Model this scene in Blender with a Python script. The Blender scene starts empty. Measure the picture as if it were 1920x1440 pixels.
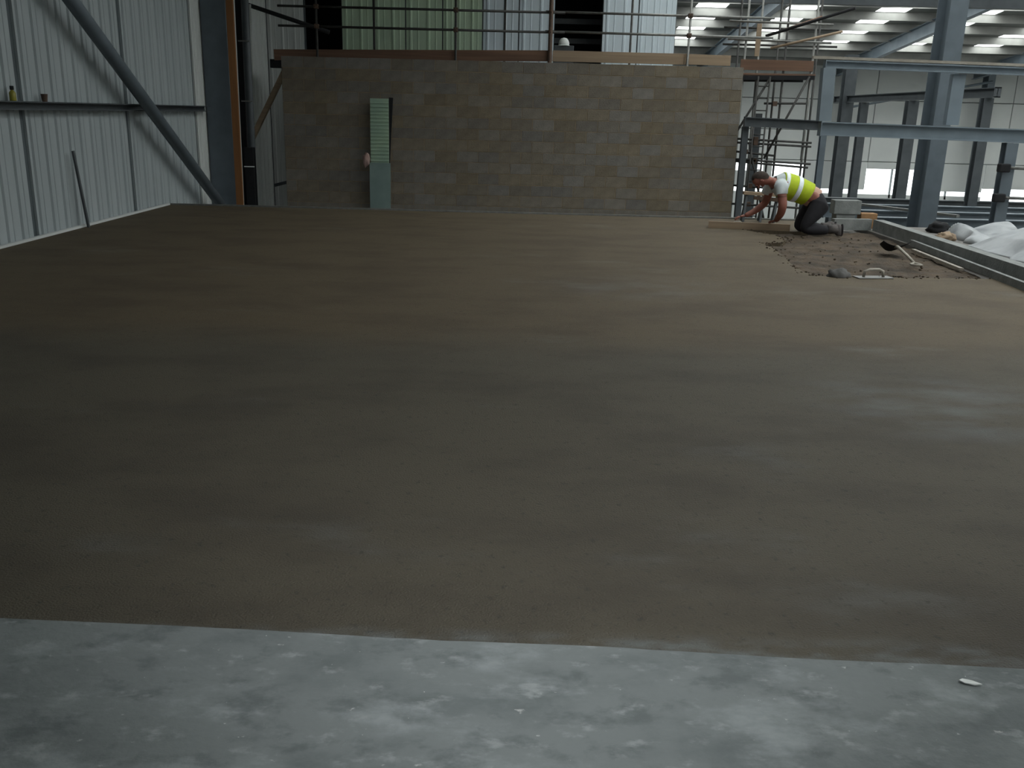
import bpy, bmesh, math, random
from mathutils import Vector, Matrix, noise
random.seed(7)
sc = bpy.context.scene
C = sc.collection

# ------------------------------------------------------------------ camera, sky, exposure
PITCH, ROLL = math.radians(16.4), math.radians(1.45)
fwd = Vector((0, math.cos(PITCH), -math.sin(PITCH))); rgt = Vector((1, 0, 0)); up = rgt.cross(fwd)
R_ = rgt * math.cos(ROLL) + up * math.sin(ROLL); U_ = up * math.cos(ROLL) - rgt * math.sin(ROLL)
cam_d = bpy.data.cameras.new('camera'); cam = bpy.data.objects.new('camera', cam_d); C.objects.link(cam)
m = Matrix((R_, U_, -fwd)).transposed().to_4x4(); m.translation = (0, 0, 1.6)
cam.matrix_world = m
cam_d.sensor_width = 36; cam_d.lens = 36 * 1720 / 1920; cam_d.clip_end = 300
sc.camera = cam
sc.view_settings.view_transform = 'Standard'; sc.view_settings.look = 'None'
sc.view_settings.exposure = 0.0; sc.view_settings.gamma = 1.0
sc.view_settings.use_curve_mapping = False
w = bpy.data.worlds.new('overcast_sky'); sc.world = w; w.use_nodes = True
bg = w.node_tree.nodes['Background']; bg.inputs[0].default_value = (0.93, 0.97, 1.0, 1); bg.inputs[1].default_value = 3.0
ROOFLIGHT = 6.3            # daylight glow of the translucent roof sheets

# the camera's own flash, fired from beside the lens
fl = bpy.data.lights.new('camera_flash', 'SPOT'); fl.energy = 330; fl.spot_size = math.radians(68); fl.spot_blend = 1.0; fl.shadow_soft_size = 0.03; fl.color = (0.95, 0.98, 1.0)
flo = bpy.data.objects.new('camera_flash', fl); C.objects.link(flo); mf = m.copy(); mf.translation = (0.05, -0.02, 1.66); flo.matrix_world = mf

# ------------------------------------------------------------------ materials
def mat(name, a, b=None, scale=8.0, rough=0.7, metal=0.0, bump=0.0, bscale=None, rand=0.0, stretch=(1, 1, 1), emit=0.0, detail=5.0):
    M = bpy.data.materials.new(name); M.use_nodes = True
    N, L = M.node_tree.nodes, M.node_tree.links
    p = N['Principled BSDF']; p.inputs['Roughness'].default_value = rough; p.inputs['Metallic'].default_value = metal
    if emit:
        p.inputs['Base Color'].default_value = (0.8, 0.8, 0.8, 1)
        p.inputs['Emission Color'].default_value = (*a, 1); p.inputs['Emission Strength'].default_value = emit
        return M
    b = b or tuple(c * 0.75 for c in a)
    tc = N.new('ShaderNodeTexCoord'); mp = N.new('ShaderNodeMapping'); mp.inputs['Scale'].default_value = stretch
    L.new(tc.outputs['Object'], mp.inputs[0])
    nz = N.new('ShaderNodeTexNoise'); nz.inputs['Scale'].default_value = scale; nz.inputs['Detail'].default_value = detail
    L.new(mp.outputs[0], nz.inputs['Vector'])
    cr = N.new('ShaderNodeValToRGB'); cr.color_ramp.elements[0].position = 0.3; cr.color_ramp.elements[1].position = 0.7
    cr.color_ramp.elements[0].color = (*b, 1); cr.color_ramp.elements[1].color = (*a, 1)
    L.new(nz.outputs[0], cr.inputs[0])
    out = cr.outputs[0]
    if rand:
        oi = N.new('ShaderNodeObjectInfo'); hs = N.new('ShaderNodeHueSaturation')
        mr = N.new('ShaderNodeMapRange'); mr.inputs[3].default_value = 1 - rand; mr.inputs[4].default_value = 1 + rand
        L.new(oi.outputs['Random'], mr.inputs[0]); L.new(mr.outputs[0], hs.inputs['Value']); L.new(out, hs.inputs['Color'])
        ms = N.new('ShaderNodeMath'); ms.operation = 'MULTIPLY'; ms.inputs[1].default_value = 7.31
        fr = N.new('ShaderNodeMath'); fr.operation = 'FRACT'
        L.new(oi.outputs['Random'], ms.inputs[0]); L.new(ms.outputs[0], fr.inputs[0])
        m2 = N.new('ShaderNodeMapRange'); m2.inputs[3].default_value = 0.55; m2.inputs[4].default_value = 1.3
        L.new(fr.outputs[0], m2.inputs[0]); L.new(m2.outputs[0], hs.inputs['Saturation'])
        out = hs.outputs[0]
    L.new(out, p.inputs['Base Color'])
    if bump:
        n2 = N.new('ShaderNodeTexNoise'); n2.inputs['Scale'].default_value = bscale or scale * 6; n2.inputs['Detail'].default_value = 6
        L.new(tc.outputs['Object'], n2.inputs['Vector'])
        bp = N.new('ShaderNodeBump'); bp.inputs['Strength'].default_value = bump; bp.inputs['Distance'].default_value = 0.02
        L.new(n2.outputs[0], bp.inputs['Height']); L.new(bp.outputs[0], p.inputs['Normal'])
    return M

def ground_mat(name, layers, rough, bump, bscale):
    """layers: (colour, noise scale, threshold low, threshold high, stretch, offset) mixed one over the other"""
    M = bpy.data.materials.new(name); M.use_nodes = True
    N, L = M.node_tree.nodes, M.node_tree.links
    p = N['Principled BSDF']; p.inputs['Roughness'].default_value = rough; p.inputs['Specular IOR Level'].default_value = 0.22
    tc = N.new('ShaderNodeTexCoord'); out = None
    for i, (col, s, lo, hi, st, off) in enumerate(layers):
        if i == 0:
            rgb = N.new('ShaderNodeRGB'); rgb.outputs[0].default_value = (*col, 1); out = rgb.outputs[0]; continue
        mp = N.new('ShaderNodeMapping'); mp.inputs['Scale'].default_value = st; mp.inputs['Location'].default_value = off
        L.new(tc.outputs['Object'], mp.inputs[0])
        nz = N.new('ShaderNodeTexNoise'); nz.inputs['Scale'].default_value = s; nz.inputs['Detail'].default_value = 7; nz.inputs['Roughness'].default_value = 0.62
        L.new(mp.outputs[0], nz.inputs['Vector'])
        mr = N.new('ShaderNodeMapRange'); mr.interpolation_type = 'SMOOTHSTEP'; mr.inputs[1].default_value = lo; mr.inputs[2].default_value = hi
        L.new(nz.outputs[0], mr.inputs[0])
        mx = N.new('ShaderNodeMix'); mx.data_type = 'RGBA'; mx.inputs[7].default_value = (*col, 1)
        L.new(mr.outputs[0], mx.inputs[0]); L.new(out, mx.inputs[6]); out = mx.outputs[2]
    L.new(out, p.inputs['Base Color'])
    n2 = N.new('ShaderNodeTexNoise'); n2.inputs['Scale'].default_value = bscale; n2.inputs['Detail'].default_value = 8
    L.new(tc.outputs['Object'], n2.inputs['Vector'])
    bp = N.new('ShaderNodeBump'); bp.inputs['Strength'].default_value = bump; bp.inputs['Distance'].default_value = 0.01
    L.new(n2.outputs[0], bp.inputs['Height']); L.new(bp.outputs[0], p.inputs['Normal'])
    return M, N, L, p, tc, out

M = {}
M['concrete'] = ground_mat('floated grey concrete', [
    ((0.185, 0.203, 0.202), 0, 0, 0, 0, 0),
    ((0.125, 0.141, 0.141), 1.5, 0.45, 0.66, (1, 1.4, 1), (0, 0, 0)),
    ((0.125, 0.140, 0.140), 5.0, 0.50, 0.66, (1, 1.4, 1), (3, 5, 0)),
    ((0.275, 0.298, 0.302), 2.4, 0.50, 0.72, (1, 1.7, 1), (4, 2, 0)),
    ((0.285, 0.305, 0.305), 8.0, 0.55, 0.74, (1, 1.6, 1), (1, 7, 0)),
    ((0.40, 0.41, 0.40), 15.0, 0.655, 0.73, (1, 1.5, 1), (6, 1, 0)),
    ((0.55, 0.56, 0.54), 55.0, 0.70, 0.73, (1, 1, 1), (0, 3, 0))], 0.75, 0.25, 40)[0]
scr = ground_mat('damp brown sand screed', [
    ((0.107, 0.083, 0.053), 0, 0, 0, 0, 0),
    ((0.080, 0.061, 0.040), 0.9, 0.40, 0.70, (1, 1.8, 1), (2, 0, 0)),
    ((0.135, 0.118, 0.092), 0.55, 0.58, 0.78, (1, 2.2, 1), (9, 3, 0)),
    ((0.060, 0.048, 0.034), 26.0, 0.56, 0.72, (1, 1, 1), (0, 0, 0))], 0.75, 0.55, 120)
M['screed'], N, L, p, tc, out = scr
# the nearer day's pour dried to a greyer brown: a colour change with a wavering joint across the slab
sx = N.new('ShaderNodeSeparateXYZ'); L.new(tc.outputs['Object'], sx.inputs[0])
nz = N.new('ShaderNodeTexNoise'); nz.inputs['Scale'].default_value = 0.8; nz.inputs['Detail'].default_value = 4; L.new(tc.outputs['Object'], nz.inputs['Vector'])
ad = N.new('ShaderNodeMath'); ad.operation = 'MULTIPLY_ADD'; ad.inputs[1].default_value = 1.1; L.new(nz.outputs[0], ad.inputs[0]); L.new(sx.outputs[1], ad.inputs[2])
mr = N.new('ShaderNodeMapRange'); mr.interpolation_type = 'SMOOTHSTEP'; mr.inputs[1].default_value = 6.5; mr.inputs[2].default_value = 7.6; mr.inputs[3].default_value = 1; mr.inputs[4].default_value = 0
L.new(ad.outputs[0], mr.inputs[0])
mx = N.new('ShaderNodeMix'); mx.data_type = 'RGBA'; mx.blend_type = 'MULTIPLY'; mx.inputs[7].default_value = (0.80, 0.90, 1.04, 1)
L.new(mr.outputs[0], mx.inputs[0]); L.new(out, mx.inputs[6]); out = mx.outputs[2]
# trowelled-in cement dust: two pale streaky stains, and grey slurry dragged over the joint with the concrete
def stain(out, cx, cy, rx, ry, col, amt, ns, st):
    mp = N.new('ShaderNodeMapping'); mp.inputs['Location'].default_value = (-cx / rx, -cy / ry, 0); mp.inputs['Scale'].default_value = (1 / rx, 1 / ry, 0)
    L.new(tc.outputs['Object'], mp.inputs[0]); ln = N.new('ShaderNodeVectorMath'); ln.operation = 'LENGTH'; L.new(mp.outputs[0], ln.inputs[0])
    a = N.new('ShaderNodeMapRange'); a.interpolation_type = 'SMOOTHSTEP'; a.inputs[1].default_value = 0.2; a.inputs[2].default_value = 1.0; a.inputs[3].default_value = amt; a.inputs[4].default_value = 0
    L.new(ln.outputs['Value'], a.inputs[0])
    m3 = N.new('ShaderNodeMapping'); m3.inputs['Scale'].default_value = st; L.new(tc.outputs['Object'], m3.inputs[0])
    n3 = N.new('ShaderNodeTexNoise'); n3.inputs['Scale'].default_value = ns; n3.inputs['Detail'].default_value = 6; L.new(m3.outputs[0], n3.inputs['Vector'])
    b = N.new('ShaderNodeMapRange'); b.interpolation_type = 'SMOOTHSTEP'; b.inputs[1].default_value = 0.32; b.inputs[2].default_value = 0.80; L.new(n3.outputs[0], b.inputs[0])
    q = N.new('ShaderNodeMath'); q.operation = 'MULTIPLY'; L.new(a.outputs[0], q.inputs[0]); L.new(b.outputs[0], q.inputs[1])
    x = N.new('ShaderNodeMix'); x.data_type = 'RGBA'; x.inputs[7].default_value = (*col, 1); L.new(q.outputs[0], x.inputs[0]); L.new(out, x.inputs[6]); return x.outputs[2]
out = stain(out, 2.6, 5.2, 1.1, 0.9, (0.155, 0.16, 0.16), 0.75, 2.2, (1, 1.8, 1))
out = stain(out, 1.3, 8.9, 1.2, 0.9, (0.15, 0.14, 0.125), 0.6, 2.0, (1, 1.6, 1))
out = stain(out, 0.0, 2.50, 9.0, 0.14, (0.16, 0.175, 0.175), 0.9, 6.0, (1, 2.0, 1))
L.new(out, p.inputs['Base Color'])
M['loose'] = mat('loose crumbly screed', (0.105, 0.075, 0.047), (0.030, 0.022, 0.015), 3.5, 0.95, bump=1.0, bscale=40, detail=9.0)
M['slab'] = mat('raw concrete deck', (0.19, 0.18, 0.165), (0.13, 0.12, 0.11), 3, 0.8)
M['ground'] = mat('lower concrete floor', (0.22, 0.22, 0.21), (0.15, 0.15, 0.145), 1, 0.7)
M['kerb'] = mat('grey concrete kerb', (0.25, 0.26, 0.25), (0.16, 0.17, 0.165), 6, 0.8, bump=0.3)
M['block'] = mat('concrete block', (0.200, 0.172, 0.132), (0.150, 0.128, 0.096), 6, 0.9, bump=0.5, bscale=60, rand=0.13)
M['mortar'] = mat('sandy mortar', (0.27, 0.20, 0.12), (0.21, 0.155, 0.09), 12, 0.9)
M['clad'] = mat('pale grey wall sheet', (0.40, 0.44, 0.45), (0.35, 0.39, 0.40), 1.4, 0.5, stretch=(1, 1, 0.35))
M['cladback'] = mat('dark wall backing', (0.09, 0.11, 0.12), (0.07, 0.085, 0.09), 2, 0.7)
M['cladwhite'] = mat('white liner panel', (0.66, 0.68, 0.66), (0.58, 0.60, 0.59), 0.7, 0.5)
M['cladblue'] = mat('bluish white wall sheet', (0.66, 0.75, 0.80), (0.60, 0.69, 0.74), 1.0, 0.5)
M['cladgreen'] = mat('greenish wall sheet', (0.52, 0.66, 0.48), (0.42, 0.54, 0.40), 1.2, 0.5)
M['steel'] = mat('blue-grey painted steel', (0.135, 0.165, 0.19), (0.105, 0.13, 0.15), 4, 0.5)
M['steelpale'] = mat('pale blue-grey painted steel', (0.20, 0.245, 0.28), (0.16, 0.195, 0.225), 4, 0.5)
M['steeldark'] = mat('dark grey steel', (0.075, 0.085, 0.092), (0.05, 0.058, 0.064), 4, 0.55)
M['galv'] = mat('galvanised tube', (0.22, 0.22, 0.205), (0.15, 0.15, 0.14), 14, 0.45, metal=0.4)
M['tubedark'] = mat('weathered scaffold tube', (0.055, 0.054, 0.05), (0.03, 0.029, 0.027), 14, 0.55, metal=0.3)
M['rust'] = mat('rusty fitting', (0.11, 0.065, 0.04), (0.06, 0.04, 0.03), 20, 0.7, metal=0.2)
M['timber'] = mat('pale scaffold timber', (0.34, 0.25, 0.165), (0.25, 0.18, 0.12), 5, 0.8, stretch=(0.15, 1, 4))
M['timberdark'] = mat('brown scaffold timber', (0.19, 0.105, 0.065), (0.12, 0.066, 0.042), 5, 0.8, stretch=(0.15, 1, 4))
M['orange'] = mat('orange stained timber', (0.27, 0.115, 0.035), (0.20, 0.085, 0.027), 5, 0.7, stretch=(3, 3, 0.2))
M['black'] = mat('matt black plastic', (0.012, 0.012, 0.014), (0.008, 0.008, 0.009), 10, 0.9)
M['roof'] = mat('grey roof sheet', (0.17, 0.18, 0.17), (0.14, 0.15, 0.14), 1.5, 0.55)
M['purlin'] = mat('galvanised purlin', (0.34, 0.34, 0.32), (0.27, 0.27, 0.25), 3, 0.5)
M['rooflight'] = mat('translucent roof sheet', (0.95, 1.0, 0.99), emit=ROOFLIGHT)
M['plastic'] = mat('white plastic sheeting', (0.38, 0.395, 0.405), (0.27, 0.285, 0.30), 4, 0.4, bump=0.4, bscale=9)
M['panelgreen'] = mat('pale green ribbed sheet', (0.36, 0.48, 0.34), (0.27, 0.38, 0.30), 2.0, 0.5)
M['panelblue'] = mat('dull blue-green sheet', (0.20, 0.27, 0.25), (0.15, 0.21, 0.20), 3.0, 0.5)
M['skin'] = mat('reddened skin', (0.33, 0.125, 0.09), (0.25, 0.09, 0.065), 8, 0.6)
M['skinpale'] = mat('pale skin', (0.52, 0.32, 0.24), (0.46, 0.27, 0.20), 8, 0.6)
M['hair'] = mat('dark brown hair', (0.04, 0.024, 0.016), (0.025, 0.015, 0.01), 40, 0.8, bump=0.6)
M['shirt'] = mat('white cotton', (0.62, 0.66, 0.66), (0.50, 0.55, 0.56), 9, 0.9)
M['vest'] = mat('yellow hi-vis cloth', (0.50, 0.62, 0.02), (0.40, 0.50, 0.015), 12, 0.8)
M['silver'] = mat('reflective tape', (0.85, 0.90, 0.92), (0.72, 0.78, 0.80), 60, 0.3)
M['trouser'] = mat('charcoal work cloth', (0.022, 0.021, 0.026), (0.014, 0.013, 0.016), 9, 0.9)
M['dust'] = mat('dusty grey cloth', (0.12, 0.115, 0.11), (0.06, 0.058, 0.055), 14, 0.9)
M['boot'] = mat('dusty boot leather', (0.12, 0.105, 0.10), (0.05, 0.045, 0.045), 12, 0.8)
M['sole'] = mat('dark boot rubber', (0.035, 0.025, 0.03), (0.02, 0.016, 0.02), 12, 0.8)
M['handle'] = mat('pale worn handle', (0.36, 0.33, 0.28), (0.27, 0.24, 0.20), 10, 0.6)
M['bladesteel'] = mat('worn steel blade', (0.30, 0.30, 0.29), (0.20, 0.20, 0.195), 10, 0.4, metal=0.6)
M['paper'] = mat('white scrap', (0.72, 0.74, 0.72), (0.64, 0.66, 0.64), 20, 0.8)
M['yellowbottle'] = mat('yellow plastic', (0.30, 0.27, 0.03), (0.24, 0.21, 0.025), 10, 0.4)
M['clay'] = mat('orange brown brick', (0.36, 0.20, 0.09), (0.27, 0.15, 0.07), 14, 0.85, bump=0.4)
M['pink'] = mat('pale pink rag', (0.42, 0.29, 0.25), (0.30, 0.19, 0.17), 8, 0.9)
M['rope'] = mat('pale rope', (0.42, 0.43, 0.41), (0.33, 0.34, 0.32), 40, 0.8)

# ------------------------------------------------------------------ mesh helpers
def add_box(bm, lo, hi):
    (x0, y0, z0), (x1, y1, z1) = lo, hi
    v = [bm.verts.new(c) for c in ((x0,y0,z0),(x1,y0,z0),(x1,y1,z0),(x0,y1,z0),(x0,y0,z1),(x1,y0,z1),(x1,y1,z1),(x0,y1,z1))]
    for f in ((3,2,1,0),(4,5,6,7),(0,1,5,4),(1,2,6,5),(2,3,7,6),(3,0,4,7)): bm.faces.new([v[i] for i in f])
def frame_of(d, upv=Vector((0, 0, 1))):
    d = d.normalized()
    if abs(d.dot(upv)) > 0.98: upv = Vector((0, 1, 0))
    s = d.cross(upv).normalized(); return s, s.cross(d).normalized()
def add_prof(bm, p, q, prof, upv=Vector((0, 0, 1))):
    """sweep a closed 2-D profile (side, up) from p to q"""
    p, q = Vector(p), Vector(q); s, u = frame_of(q - p, upv)
    a = [bm.verts.new(p + s * x + u * y) for x, y in prof]; b = [bm.verts.new(q + s * x + u * y) for x, y in prof]
    n = len(prof)
    for i in range(n): bm.faces.new((a[i], a[(i+1) % n], b[(i+1) % n], b[i]))
    bm.faces.new(a[::-1]); bm.faces.new(b)
def circ(r, n=12): return [(r * math.cos(2*math.pi*i/n), r * math.sin(2*math.pi*i/n)) for i in range(n)]
def rectp(w_, h_): return [(-w_/2, -h_/2), (w_/2, -h_/2), (w_/2, h_/2), (-w_/2, h_/2)]
def iprof(w_, h_, tf, tw):
    return [(-w_/2,-h_/2),(w_/2,-h_/2),(w_/2,-h_/2+tf),(tw/2,-h_/2+tf),(tw/2,h_/2-tf),(w_/2,h_/2-tf),(w_/2,h_/2),(-w_/2,h_/2),(-w_/2,h_/2-tf),(-tw/2,h_/2-tf),(-tw/2,-h_/2+tf),(-w_/2,-h_/2+tf)]
def add_path(bm, pts, r, n=8):
    pts = [Vector(p) for p in pts]; rs = r if isinstance(r, (list, tuple)) else [r] * len(pts); rings = []
    for i, p in enumerate(pts):
        d = (pts[min(i+1, len(pts)-1)] - pts[max(i-1, 0)]); s, u = frame_of(d)
        rings.append([bm.verts.new(p + s * x + u * y) for x, y in circ(rs[i], n)])
    for a, b in zip(rings, rings[1:]):
        for i in range(n): bm.faces.new((a[i], a[(i+1) % n], b[(i+1) % n], b[i]))
    bm.faces.new(rings[0][::-1]); bm.faces.new(rings[-1])
def add_loft(bm, rings, n=20, caps=True):
    """rings: (centre, axis a vector, axis b vector)"""
    R = []
    for c, a, b in rings:
        c, a, b = Vector(c), Vector(a), Vector(b)
        R.append([bm.verts.new(c + a * math.cos(2*math.pi*i/n) + b * math.sin(2*math.pi*i/n)) for i in range(n)])
    for x, y in zip(R, R[1:]):
        for i in range(n): bm.faces.new((x[i], x[(i+1) % n], y[(i+1) % n], y[i]))
    if caps: bm.faces.new(R[0][::-1]); bm.faces.new(R[-1])
def obj(name, bm, m_, parent=None, smooth=False, bevel=0.0):
    bmesh.ops.recalc_face_normals(bm, faces=bm.faces[:])
    me = bpy.data.meshes.new(name); bm.to_mesh(me); bm.free()
    ms = m_ if isinstance(m_, (list, tuple)) else [m_]
    for x in ms: me.materials.append(M[x])
    if smooth:
        for f in me.polygons: f.use_smooth = True
    o = bpy.data.objects.new(name, me); C.objects.link(o)
    if parent is not None: o.parent = parent
    if bevel:
        b = o.modifiers.new('bevel', 'BEVEL'); b.width = bevel; b.segments = 2; b.limit_method = 'ANGLE'
    return o
def inst(name, me, loc, parent=None, rot=(0, 0, 0), scale=(1, 1, 1)):
    o = bpy.data.objects.new(name, me); C.objects.link(o); o.location = loc; o.rotation_euler = rot; o.scale = scale
    if parent is not None: o.parent = parent
    return o
def thing(name, label, cat, loc=(0, 0, 0), group=None, rotz=0.0):
    o = bpy.data.objects.new(name, None); C.objects.link(o); o.location = loc; o.rotation_euler = (0, 0, rotz); o.empty_display_size = 0.1
    return tag(o, label, cat, group)
def tag(o, label, cat, group=None):
    o['label'] = label; o['category'] = cat
    if group: o['group'] = group
    return o
def struct(o, label=None):
    o['kind'] = 'structure'
    if label: o['label'] = label
    return o
def box(name, lo, hi, m_, parent=None, bevel=0.0):
    bm = bmesh.new(); add_box(bm, lo, hi); return obj(name, bm, m_, parent, bevel=bevel)
def bar(name, p, q, prof, m_, parent=None, smooth=False, upv=Vector((0, 0, 1))):
    """a swept bar; its origin is set at its lower end"""
    p, q = Vector(p), Vector(q); base = p if p.z <= q.z else q
    if parent is not None: base = Vector((0, 0, 0))
    bm = bmesh.new(); add_prof(bm, p - base, q - base, prof, upv); o = obj(name, bm, m_, parent, smooth)
    o.location = base; return o
def tube(name, p, q, r, m_, parent=None): 
    bm = bmesh.new(); add_prof(bm, p, q, circ(r, 10)); o = obj(name, bm, m_, parent)
    for f in o.data.polygons: f.use_smooth = len(f.vertices) == 4
    return o
def poly(name, pts, z0, z1, m_, parent=None):
    bm = bmesh.new(); a = [bm.verts.new((x, y, z0)) for x, y in pts]; b = [bm.verts.new((x, y, z1)) for x, y in pts]; n = len(pts)
    for i in range(n): bm.faces.new((a[i], a[(i+1) % n], b[(i+1) % n], b[i]))
    fs = [bm.faces.new(a[::-1]), bm.faces.new(b)]
    bmesh.ops.triangulate(bm, faces=fs)
    return obj(name, bm, m_, parent)

GROUND = -3.3
XL, XR, YN, YF = -5.85, 30.0, -8.0, 42.0
SLOPE = 0.105
def roof_z(y): return 4.1 + SLOPE * (YF - y)

# ------------------------------------------------------------------ the raised floor
joint = lambda x: 2.545 - 0.045 * x + 0.010 * noise.noise((x * 1.6, 0, 0)) + 0.004 * noise.noise((x * 12, 3, 0))
xs = [XL + 0.01 + i * (5.26 - XL) / 120 for i in range(121)]
front = [(x, joint(x)) for x in xs]
o = poly('floor', [(XL, -6.0), (5.26, -6.0)] + [(x, y) for x, y in front[::-1]], -0.07, 0.0, 'concrete'); struct(o, 'mottled grey floated concrete strip of the raised floor')
edge = [(5.15, 9.96), (4.70, 9.93), (4.25, 9.89), (3.77, 9.86), (3.5, 9.83), (3.23, 9.88), (3.19, 10.3), (3.26, 10.89), (3.33, 11.5), (3.37, 12.05), (3.33, 12.35), (3.41, 12.52), (3.62, 12.6), (3.79, 12.92), (3.80, 13.2), (3.76, 13.51), (3.6, 13.8), (3.50, 14.03)]
e2 = []
for i, (a, b) in enumerate(zip(edge, edge[1:])):
    for k in range(6):
        t = k / 6; x, y = a[0] + (b[0]-a[0]) * t, a[1] + (b[1]-a[1]) * t
        e2.append((x + 0.035 * noise.noise((x*5, y*5, 1)), y + 0.035 * noise.noise((x*5, y*5, 9))))
e2.append(edge[-1])
o = poly('floor_screed', front + [(5.24, 9.97)] + e2 + [(4.30, 13.95), (4.88, 14.15), (4.88, 15.55), (XL, 15.55)], -0.07, 0.0, 'screed'); struct(o, 'wide brown floated sand screed')
o = box('floor_deck', (XL, -6.0, -0.35), (5.45, 15.60, -0.07), 'slab'); struct(o, 'concrete deck under the screed')
o = box('floor_deck', (5.45, 4.0, -0.35), (9.6, 15.0, -0.0), 'slab'); struct(o, 'raw concrete deck beyond the kerb')
o = box('floor_lower', (XL - 0.3, YN, GROUND - 0.2), (XR, YF, GROUND), 'ground'); struct(o, 'lower concrete floor of the hall')
# loose material where the screed is not yet laid
bm = bmesh.new(); nx, ny = 60, 90; gv = {}
for i in range(nx + 1):
    for j in range(ny + 1):
        x, y = 3.0 + i * 2.5 / nx, 9.7 + j * 4.55 / ny
        h = -0.045 + 0.035 * noise.fractal((x*2.3, y*2.3, 0), 1.0, 2.0, 4) + 0.016 * noise.noise((x*11, y*11, 4))
        gv[i, j] = bm.verts.new((x, y, max(-0.068, min(h, 0.02))))
for i in range(nx):
    for j in range(ny): bm.faces.new((gv[i,j], gv[i+1,j], gv[i+1,j+1], gv[i,j+1]))
from mathutils.geometry import intersect_point_tri_2d
def inside(pt, pl):
    r = False
    for (x1, y1), (x2, y2) in zip(pl, pl[1:] + pl[:1]):
        if (y1 > pt.y) != (y2 > pt.y) and pt.x < (x2-x1) * (pt.y-y1) / (y2-y1) + x1: r = not r
    return r
hole = e2 + [(4.30, 13.95), (4.88, 14.15), (5.5, 14.25), (5.24, 9.9)]
cx, cy = 4.4, 12.0
hole_big = [(cx + (x-cx) * 1.02, cy + (y-cy) * 1.01) for x, y in hole]
bmesh.ops.delete(bm, geom=[f for f in bm.faces if not inside(f.calc_center_median(), hole_big)], context='FACES')
o = obj('loose_screed', bm, 'loose', None, True); tag(o, 'dark brown crumbly patch of loose screed around the kneeling worker', 'screed'); o['kind'] = 'stuff'
# crumbs along the torn edge of the screed
bm = bmesh.new()
for k in range(260):
    if k < 170:
        i = random.randrange(len(e2)-1); x, y = e2[i]; x += random.gauss(0, 0.05); y += random.gauss(0, 0.05); z = 0.0
    else:
        x, y = random.uniform(3.5, 5.2), random.uniform(10.1, 13.6); z = -0.03
    r = random.uniform(0.006, 0.02)
    bmesh.ops.create_icosphere(bm, subdivisions=1, radius=r, matrix=Matrix.Translation((x, y, z + r*0.3)) @ Matrix.Rotation(random.random()*6, 4, 'Z') @ Matrix.Diagonal((1, random.uniform(0.5, 1), random.uniform(0.4, 0.8), 1)))
o = obj('crumbs', bm, 'loose'); tag(o, 'brown crumbs scattered along the torn edge of the screed', 'rubble'); o['kind'] = 'stuff'
# thin metal edge strip at the far end of the screed
o = box('trim_1', (XL, 15.55, -0.3), (4.88, 15.60, 0.025), 'galv'); struct(o, 'thin pale metal edge strip along the far end of the screed')
o = box('trim_2', (XL, 2.6, 0.0), (XL + 0.05, 15.55, 0.03), 'cladwhite'); struct(o, 'pale strip where the screed meets the sheeted wall')

# ------------------------------------------------------------------ left wall: ribbed sheets, joints, rail
wl = struct(box('wall_left', (XL - 0.3, YN, GROUND), (XL - 0.06, YF, roof_z(YN)), 'cladback'))
def ribbed(width, height, pitch, depth, minor=True):
    """a ribbed sheet, origin at its lower corner, running along +Y, ribs facing +X"""
    pr = []; y = 0.0; n = max(1, round(width / pitch)); pt = width / n
    for i in range(n):
        y0 = i * pt
        pr += [(0, y0), (0, y0 + pt*0.16)]
        pr += [(depth, y0 + pt*0.20), (depth, y0 + pt*0.30), (0, y0 + pt*0.34)]
        if minor: pr += [(0, y0 + pt*0.62), (depth*0.35, y0 + pt*0.64), (depth*0.35, y0 + pt*0.69), (0, y0 + pt*0.71)]
    pr.append((0, width))
    bm = bmesh.new(); t = 0.03
    f0 = [bm.verts.new((x, y, 0)) for x, y in pr]; f1 = [bm.verts.new((x, y, height)) for x, y in pr]
    for i in range(len(pr)-1): bm.faces.new((f0[i], f0[i+1], f1[i+1], f1[i]))
    b = [bm.verts.new(c) for c in ((-t, 0, 0), (-t, width, 0), (-t, width, height), (-t, 0, height))]
    bm.faces.new((b[0], f0[0], f1[0], b[3])); bm.faces.new((b[1], b[2], f1[-1], f0[-1])); bm.faces.new(b[::-1])
    bm.faces.new([b[3]] + f1 + [b[2]]); bm.faces.new([b[1]] + f0[::-1] + [b[0]])
    return bm
pan = obj('wall_sheet', ribbed(2.91, 11.0, 0.324, 0.026), 'clad', wl); pan.location = (XL - 0.03, 11.28 - 3*3.04 + 0.065, GROUND)
for k in range(-2, 4):
    c = pan.copy(); C.objects.link(c); c.parent = wl
    if k >= 2: c.data = pan.data.copy(); c.data.materials[0] = M['cladwhite']
    c.location = (XL - 0.03, 11.28 + k*3.04 + 0.065, GROUND)
bar('rail', (XL + 0.06, 2.0, 1.555), (XL + 0.06, 17.75, 1.555), [(-0.06, -0.05), (0.06, -0.05), (0.06, -0.035), (-0.045, -0.035), (-0.045, 0.035), (0.06, 0.035), (0.06, 0.05), (-0.06, 0.05)], 'steeldark', wl)
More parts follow.
